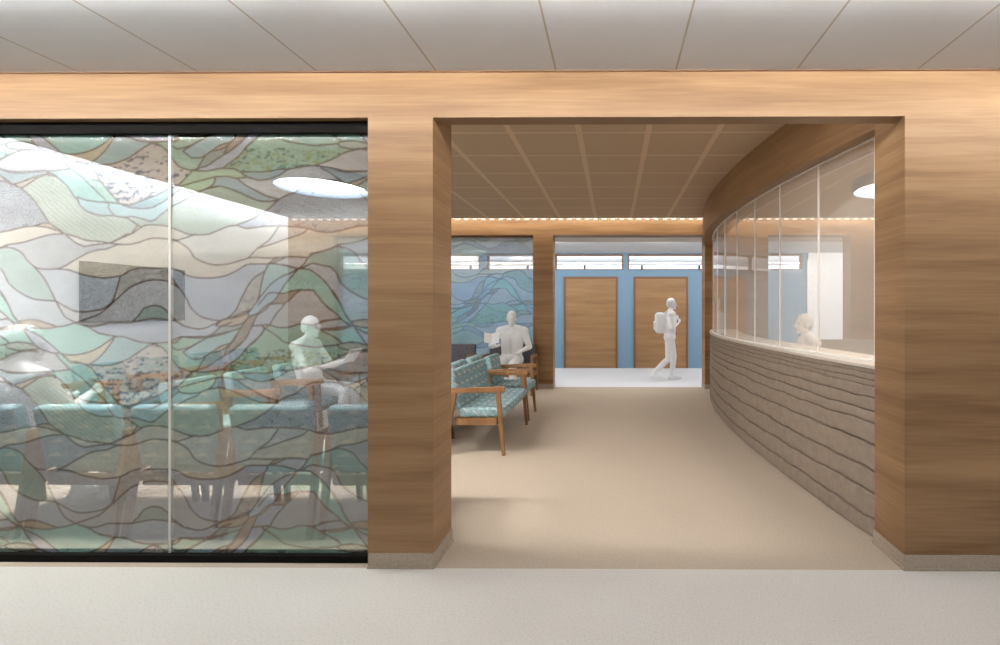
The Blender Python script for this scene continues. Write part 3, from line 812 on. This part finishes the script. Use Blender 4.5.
# glass screen between counter and fascia
gs = empty('glass_screen', (0, 0, 0)); tag(gs, 'curved clear glass screen standing on the reception counter', 'glass screen')
gy = [3.05, 3.30, 3.92, 4.55, 5.15, 5.75, 6.35, 6.95, 7.55, 8.15, 8.80]
for a, b in zip(gy, gy[1:]):
    bm = bmesh.new(); arc_solid(bm, f_gls, a+.004, b-.004, 0, .010, ZT+.012, 2.71, 8)
    put('glass_panel', bm, M['counter_glass'], gs)
for a in gy[1:-1]:
    put('joint_strip', B(f_gls(a)-.002, f_gls(a)+.012, a-.004, a+.004, ZT+.012, 2.71), M['pale_trim'], gs)
bm = bmesh.new(); arc_solid(bm, f_gls, gy[0], gy[-1], -.006, .016, ZT, ZT+.012); put('bottom_channel', bm, M['pale_trim'], gs)
bm = bmesh.new(); arc_solid(bm, f_gls, gy[0], gy[-1], -.006, .016, 2.71, 2.7195); put('top_channel', bm, M['pale_trim'], gs)
bm = bmesh.new(); arc_solid(bm, f_fas, gy[0], gy[-1], .361, .372, 2.72, 2.78); put('edge_trim', bm, M['pale_trim'], gs)
# desk run inside the reception
dk = empty('work_desk', (3.9, 7.0, 0)); tag(dk, 'low tan work desk with raised panel inside the reception', 'desk')
put('raised_panel', B(-1.0, 1.6, -.03, .03, 0, 1.06, bev=.006), M['hall_wall'], dk)
put('desktop', B(-1.0, 1.6, .03, .75, .71, .74, bev=.004), M['top_white'], dk)
for x in (-.95, 1.5): put('side_panel', B(x, x+.04, .03, .72, 0, .71), M['hall_wall'], dk)

# ------------------------------------------------------------------ television on the white wall
y0, y1 = 5.36, 6.66
tv = empty('television', (XL, (y0+y1)/2, 1.71)); tag(tv, 'dark wall mounted screen on the white side wall behind the art glass', 'television')
hw = (y1-y0)/2
put('bezel', B(.02, .06, -hw, hw, -.36, .36, bev=.006), M['black'], tv)
put('screen', B(.0605, .063, -hw+.02, hw-.02, -.34, .34), M['screen'], tv)
put('wall_bracket', B(.001, .0195, -.2, .2, -.1, .1), M['grey_metal'], tv)

# ------------------------------------------------------------------ chairs (face local +y)
def make_chair(name, w, fab, frame, label, group):
    t = empty(name); tag(t, label, 'chair', group)
    h = w/2
    bm = bmesh.new(); box(bm, -h+.045, h-.045, -.20, .285, .385, .485, bev=.03, seg=3)
    put('seat', bm, fab, t, True)
    rot = Matrix.Translation((0, -.215, .44)) @ Matrix.Rotation(R(11), 4, 'X')
    bm = bmesh.new(); box(bm, -h+.05, h-.05, -.045, .045, .02, .435, bev=.032, seg=3, M=rot)
    put('backrest', bm, fab, t, True)
    bm = bmesh.new()
    box(bm, -h+.045, h-.045, .17, .20, .315, .384); box(bm, -h+.045, h-.045, -.235, -.205, .315, .384)
    for s in (-1, 1): box(bm, s*(h-.03)-.012, s*(h-.03)+.012, -.20, .20, .315, .384)
    put('seat_rail', bm, frame, t)
    for s in (-1, 1):
        x = s*(h-.028)
        bm = bmesh.new(); bar(bm, (x, .275, 0), (x, .215, .655), .034, .046, .034, .05); put('leg', bm, frame, t)
        bm = bmesh.new(); bar(bm, (x, -.335, 0), (x, -.235, .655), .034, .042, .034, .05); put('leg', bm, frame, t)
        bm = bmesh.new(); bar(bm, (x, -.27, .668), (x, .285, .682), .05, .062, .026, .034, bev=.009, up=Vector((1, 0, 0))); put('armrest', bm, frame, t)
    return t
FR = M['wood_chair']
std = make_chair('waiting_chair', .625, M['teal_fabric'], FR, 'x', None)
first = [True]
def chair(x, y, rz, label, group):
    c = std if first[0] else copy_tree(std)
    first[0] = False
    c.location = (x, y, 0); c.rotation_euler = (0, 0, rz); tag(c, label, 'chair', group)
    return c
love = make_chair('waiting_bench', 1.34, M['teal_fabric'], FR, 'wide teal two-seat armchair nearest in the opening', None)
love['category'] = 'bench'
love.location = (-1.40, 5.45, 0); love.rotation_euler = (0, 0, R(-90))
chair(-1.42, 6.60, R(-90), 'single teal armchair just behind the wide two-seater', None)
G1 = 'chairs of the middle row facing away from the counter'
for y, l in ((5.02, 'teal chair backing onto the near end of the wide two-seater'), (5.72, 'teal chair backing onto the far end of the wide two-seater'), (6.42, 'teal chair backing onto the single armchair')):
    chair(-2.20, y, R(90), l, G1)
G2 = 'teal chairs lined up just inside the art glass'
for x, l in ((-4.21, 'teal chair inside the art glass holding the person with the phone'), (-3.562, 'second teal chair along the art glass beside the person with the phone'), (-2.915, 'third teal chair along the art glass'), (-2.268, 'teal chair along the art glass one short of the pillar'), (-1.62, 'teal chair along the art glass next to the pillar')):
    chair(x, 3.375, 0, l, G2)
G3 = 'teal chairs in the left middle row'
for y, l in ((4.28, 'nearest teal chair of the row with the reader seen through the glass'), (4.96, 'middle teal chair of the row in front of the reader'), (5.64, 'teal chair the reader with the tablet sits on')):
    chair(-3.62, y, R(-90), l, G3)
G4 = 'teal chairs along the white side wall'
for k in range(6):
    y = 4.05+k*.72
    l = ['teal chair against the white wall closest to the art glass', 'teal chair against the white wall second from the art glass', 'teal chair against the white wall under the near edge of the screen',
         'teal chair against the white wall under the far edge of the screen', 'teal chair against the white wall second from the far corner', 'teal chair against the white wall in the far corner'][k]
    chair(-5.80, y, R(-90), l, G4)
gr = make_chair('waiting_chair', .95, M['grey_fabric'], FR, 'wide charcoal chair by the back pillar with a seated reader', 'charcoal chairs in front of the far glass')
gr.location = (-1.87, 8.42, 0); gr.rotation_euler = (0, 0, R(180))
for x, l in ((-2.98, 'charcoal chair next to the seated reader at the far glass'), (-4.0, 'charcoal chair in the middle of the far glass'), (-5.05, 'charcoal chair at the left end of the far glass')):
    c = copy_tree(gr); c.location = (x, 8.42, 0); tag(c, l)

# ------------------------------------------------------------------ people
def sph(bm, c, r, M4=None, u=14, v=10):
    m = Matrix.Translation(c) @ (M4 or Matrix.Identity(4)) @ Matrix.Diagonal((*((r, r, r) if isinstance(r, (int, float)) else r), 1))
    bmesh.ops.create_uvsphere(bm, u_segments=u, v_segments=v, radius=1, matrix=m)
def cap(bm, p, q, ra, rb, flat=1.0):
    p = Vector(p); q = Vector(q); d = q-p; L = d.length
    if L < 1e-5: return
    rot = d.to_track_quat('Z', 'Y').to_matrix().to_4x4()
    bmesh.ops.create_cone(bm, cap_ends=True, segments=14, radius1=ra, radius2=rb, depth=L, matrix=Matrix.Translation((p+q)/2) @ rot)
    sph(bm, p, ra); sph(bm, q, rb)
SEATED = dict(pel=(0, -.06, .575), chest=(0, -.12, .98), neck=(0, -.10, 1.135), head=(0, -.055, 1.275), look=(0, 1, 0),
              hipL=(-.095, -.04, .565), hipR=(.095, -.04, .565), kneeL=(-.115, .40, .545), kneeR=(.115, .40, .545),
              ankL=(-.115, .36, .09), ankR=(.115, .36, .09), toeL=(-.125, .53, .03), toeR=(.125, .53, .03),
              shL=(-.18, -.12, 1.06), shR=(.18, -.12, 1.06), elL=(-.24, -.02, .80), elR=(.24, -.02, .80), wrL=(-.12, .20, .78), wrR=(.12, .20, .78))
def hand(bm, w, e, side, curl, palm_n):
    """Palm, four bent fingers of unequal length and a thumb off the side of the palm."""
    w = Vector(w); d = (w-Vector(e)).normalized(); n = Vector(palm_n); n = (n-d*n.dot(d)).normalized(); s = d.cross(n)*side
    cap(bm, w, w+d*.03, .024, .026)
    c = w+d*.055
    for k in (-1.5, -.5, .5, 1.5):
        cap(bm, w+d*.03+s*k*.014, w+d*.088+s*k*.018, .013, .0115)
        L = (.062, .075, .070, .054)[int(k+1.5)]
        b = w+d*.088+s*k*.018; m1 = b+(d*math.cos(curl)+n*math.sin(curl))*L*.55; t1 = m1+(d*math.cos(curl*2)+n*math.sin(curl*2))*L*.5
        cap(bm, b, m1, .0105, .0095); cap(bm, m1, t1, .0095, .008)
    tb = w+d*.03-s*.022; tm = tb+(d*.55-s*.75+n*.3).normalized()*.035; tt = tm+(d*.9-s*.1+n*.4).normalized()*.032
    cap(bm, tb, tm, .013, .011); cap(bm, tm, tt, .011, .0085)
def person(name, J, loc, rz, scale, label, cat='person', hair='short', palm=(0, 0, -1), curl=.35, girth=1.0):
    bm = bmesh.new(); V = {k: Vector(v) for k, v in J.items()}
    g = girth
    # torso
    cap(bm, V['hipL']+Vector((.01, 0, .02)), V['hipR']+Vector((-.01, 0, .02)), .105*g, .105*g)
    cap(bm, V['pel']+Vector((-.05, 0, .02)), V['chest']+Vector((-.07, 0, -.04)), .098*g, .108*g)
    cap(bm, V['pel']+Vector((.05, 0, .02)), V['chest']+Vector((.07, 0, -.04)), .098*g, .108*g)
    cap(bm, V['chest'], V['neck'], .11*g, .062)
    cap(bm, V['shL'], V['neck'], .066*g, .052); cap(bm, V['shR'], V['neck'], .066*g, .052)
    cap(bm, V['shL'], V['chest'], .066*g, .10); cap(bm, V['shR'], V['chest'], .066*g, .10)
    cap(bm, V['neck']+Vector((0, 0, -.02)), V['head']+Vector((0, 0, -.04)), .054, .05)
    for s in 'LR':
        cap(bm, V['hip'+s], V['knee'+s], .085*g, .058*g); cap(bm, V['knee'+s], V['knee'+s].lerp(V['ank'+s], .35), .055*g, .056*g)
        cap(bm, V['knee'+s].lerp(V['ank'+s], .35), V['ank'+s], .056*g, .038*g)
        dt = (V['toe'+s]-V['ank'+s]); heel = V['ank'+s]-Vector((dt.x, dt.y, 0)).normalized()*.045+Vector((0, 0, (V['toe'+s].z-V['ank'+s].z)*.8))
        cap(bm, V['ank'+s], heel, .038, .034); cap(bm, heel, V['toe'+s], .036, .03); cap(bm, V['ank'+s], V['toe'+s], .036, .03)
        cap(bm, V['sh'+s], V['el'+s], .056*g, .042*g); cap(bm, V['el'+s], V['wr'+s], .042*g, .027)
        hand(bm, V['wr'+s], V['el'+s], 1 if s == 'L' else -1, curl, palm)
    # head: skull, face, jaw, nose, mouth, ears, eyes
    f = V['look'].normalized(); up = Vector((0, 0, 1)); rt = f.cross(up).normalized(); up2 = rt.cross(f)
    HM = Matrix((rt, f, up2)).transposed().to_4x4()
    hc = V['head']
    at = lambda x, y, z: hc+rt*x+f*y+up2*z
    sph(bm, at(0, -.012, .018), (.074, .093, .098), HM, 20, 14)
    sph(bm, at(0, .028, -.035), (.056, .060, .078), HM, 18, 12)
    cap(bm, at(0, .085, .012), at(0, .103, -.022), .009, .013)
    cap(bm, at(-.017, .084, -.052), at(.017, .084, -.052), .009, .009)
    cap(bm, at(-.04, .076, .022), at(.04, .076, .022), .012, .012)
    sph(bm, at(0, .066, -.092), (.028, .026, .022), HM)
    for s in (-1, 1): sph(bm, at(s*.077, -.005, -.008), (.011, .022, .034), HM); sph(bm, at(s*.031, .076, .006), (.013, .010, .009), HM)
    bmesh.ops.scale(bm, vec=(scale,)*3, verts=bm.verts)
    me = bpy.data.meshes.new(name); bm.to_mesh(me); bm.free()
    tmp = bpy.data.objects.new('tmp', me); COL.objects.link(tmp)
    md = tmp.modifiers.new('r', 'REMESH'); md.mode = 'VOXEL'; md.voxel_size = .0065
    sm = tmp.modifiers.new('s', 'SMOOTH'); sm.factor = .5; sm.iterations = 4
    dg = bpy.context.evaluated_depsgraph_get(); dg.update()
    me2 = bpy.data.meshes.new_from_object(tmp.evaluated_get(dg))
    bpy.data.objects.remove(tmp); bpy.data.meshes.remove(me)
    me2.name = name; me2.materials.clear(); me2.materials.append(M['figure'])
    for p in me2.polygons: p.use_smooth = True
    o = bpy.data.objects.new(name, me2); COL.objects.link(o)
    o.location = loc; o.rotation_euler = (0, 0, rz); tag(o, label, cat)
    # hair as its own piece
    bm = bmesh.new()
    if hair == 'short':
        sph(bm, at(0, -.022, .035), (.081, .094, .098), HM, 20, 14); sph(bm, at(0, -.062, -.01), (.066, .05, .07), HM)
        cut = at(0, .045, .03)
    elif hair == 'full':
        sph(bm, at(0, -.03, .03), (.098, .115, .112), HM, 20, 14); sph(bm, at(0, -.07, -.04), (.088, .07, .09), HM)
    else:
        sph(bm, at(0, -.02, .035), (.084, .098, .1), HM, 20, 14); sph(bm, at(0, -.10, .045), (.05, .05, .055), HM)
    for v in bm.verts:
        q = v.co-hc; a = q.dot(f); b_ = q.dot(up2)
        if a > .055 and b_ < .075: v.co -= f*(a-.055)
    bmesh.ops.scale(bm, vec=(scale,)*3, verts=bm.verts)
    put('hair', bm, M['figure'], o, True)
    return o
def J(base=SEATED, **k):
    d = dict(base); d.update(k); return d
def slab(name, w, h, t, loc, rot, m, label, cat):
    bm = B(-w/2, w/2, -h/2, h/2, -t/2, t/2, bev=min(.003, t/3))
    o = put(name, bm, m); o.location = loc; o.rotation_euler = rot; tag(o, label, cat); return o
# 1: person with a phone, back to the art glass
person('person', J(look=(.75, .65, -.15), wrL=(-.05, .26, .86), wrR=(.07, .27, .86), elL=(-.24, .0, .80), elR=(.25, .0, .80), shL=(-.19, -.1, 1.05), shR=(.19, -.14, 1.05)),
       (-4.15, 3.335, -.02), 0, 1.0, 'white clad person seated with back to the art glass, looking down at a phone', hair='full', palm=(0, .3, 1), girth=1.08)
# 2: reader with a tablet, facing right
person('person', J(look=(0, 1, -.12), wrL=(-.10, .32, .88), wrR=(.10, .30, .86), elL=(-.23, .04, .80), elR=(.23, .04, .78)), (-3.60, 5.64, -.02), R(-90), 1.03,
       'white clad person seated in profile reading a tablet behind the art glass', palm=(0, .4, 1))
# 3: reader on the charcoal chair
person('person', J(look=(-.05, 1, -.1), wrL=(-.20, .14, .74), wrR=(.20, .19, .83), elL=(-.31, -.02, .80), elR=(.33, .0, .82), shL=(-.2, -.1, 1.06), shR=(.2, -.1, 1.06)), (-1.84, 8.40, -.02), R(180), 1.07,
       'white clad person seated on the charcoal chair reading by the back pillar', girth=1.18, palm=(0, .2, 1))
# 4: walker with a backpack
WALK = dict(pel=(0, 0, .94), chest=(0, .02, 1.34), neck=(0, .02, 1.49), head=(0, .05, 1.625), look=(0, 1, -.05),
            hipL=(-.09, .02, .90), hipR=(.09, -.01, .90), kneeL=(-.10, .10, .49), kneeR=(.10, -.03, .47), ankL=(-.10, .06, .085), ankR=(.10, -.33, .19), toeL=(-.11, .24, .03), toeR=(.11, -.22, .09),
            shL=(-.18, .02, 1.41), shR=(.18, .02, 1.41), elL=(-.22, -.02, 1.13), elR=(.23, .03, 1.12), wrL=(-.13, .13, 1.26), wrR=(.14, .14, 1.20))
person('person', WALK, (1.21, 10.0, 0), R(-90), 1.0, 'white clad walker striding right past the corridor door with a backpack', palm=(0, -.4, 1), girth=1.2, curl=.7)
bp = empty('backpack', (1.21, 10.0, 0), R(-90)); tag(bp, 'white rounded backpack on the back of the walker', 'backpack')
bm = bmesh.new(); box(bm, -.16, .16, -.31, -.085, 1.0, 1.45, bev=.10, seg=5); put('pack', bm, M['figure'], bp, True)
bm = bmesh.new(); box(bm, -.11, .11, -.335, -.28, 1.07, 1.26, bev=.026, seg=3); put('front_pocket', bm, M['figure'], bp, True)
for s in (-1, 1):
    bm = bmesh.new()
    pts = [(s*.09, -.12, 1.40), (s*.105, -.02, 1.485), (s*.11, .09, 1.46), (s*.11, .14, 1.34), (s*.12, .10, 1.18), (s*.13, -.11, 1.08)]
    for a, b in zip(pts, pts[1:]): bar(bm, a, b, .04, .04, .014, .014, bev=.003, up=Vector((1, 0, 0)))
    put('strap', bm, M['figure'], bp)
# 5: receptionist
person('person', J(look=(0, 1, 0)), (2.30, 5.8, .0), R(90), 1.04, 'white clad receptionist seated in profile behind the counter glass', hair='short')
st = empty('office_stool', (2.36, 5.8, 0), R(90)); tag(st, 'round office stool under the receptionist behind the counter', 'stool')
bm = bmesh.new(); lathe(bm, [(0, .43), (.2, .43), (.22, .45), (.22, .475), (.19, .49), (0, .49)], 32); put('seat', bm, M['grey_fabric'], st, True)
bm = bmesh.new(); lathe(bm, [(0, .06), (.028, .06), (.028, .43), (0, .43)], 16); put('post', bm, M['grey_metal'], st, True)
for k in range(5):
    a = k*2*math.pi/5; bm = bmesh.new(); bar(bm, (0, 0, .07), (.27*math.cos(a), .27*math.sin(a), .03), .05, .03, .03, .03, up=Vector((0, 0, 1))); sph(bm, (.27*math.cos(a), .27*math.sin(a), .025), .025); put('foot', bm, M['grey_metal'], st)
# things they hold
slab('phone', .075, .15, .009, (-4.14, 3.65, .90), (R(50), 0, 0), M['screen'], 'small phone held by the person behind the art glass', 'phone')
slab('tablet', .26, .19, .010, (-3.16, 5.64, .95), (R(58), 0, R(-90)), M['figure'], 'white tablet held by the profile reader', 'tablet')
mg = empty('magazine', (-2.10, 8.06, 1.00), R(180)); tag(mg, 'open white magazine held by the reader on the charcoal chair', 'magazine')
for s in (-1, 1):
    bm = B(.002, .13, -.11, .11, -.003, .003); o = put('page', bm, M['figure'], mg); o.rotation_euler = (R(55), R(-s*12) if s > 0 else R(180+12), 0)
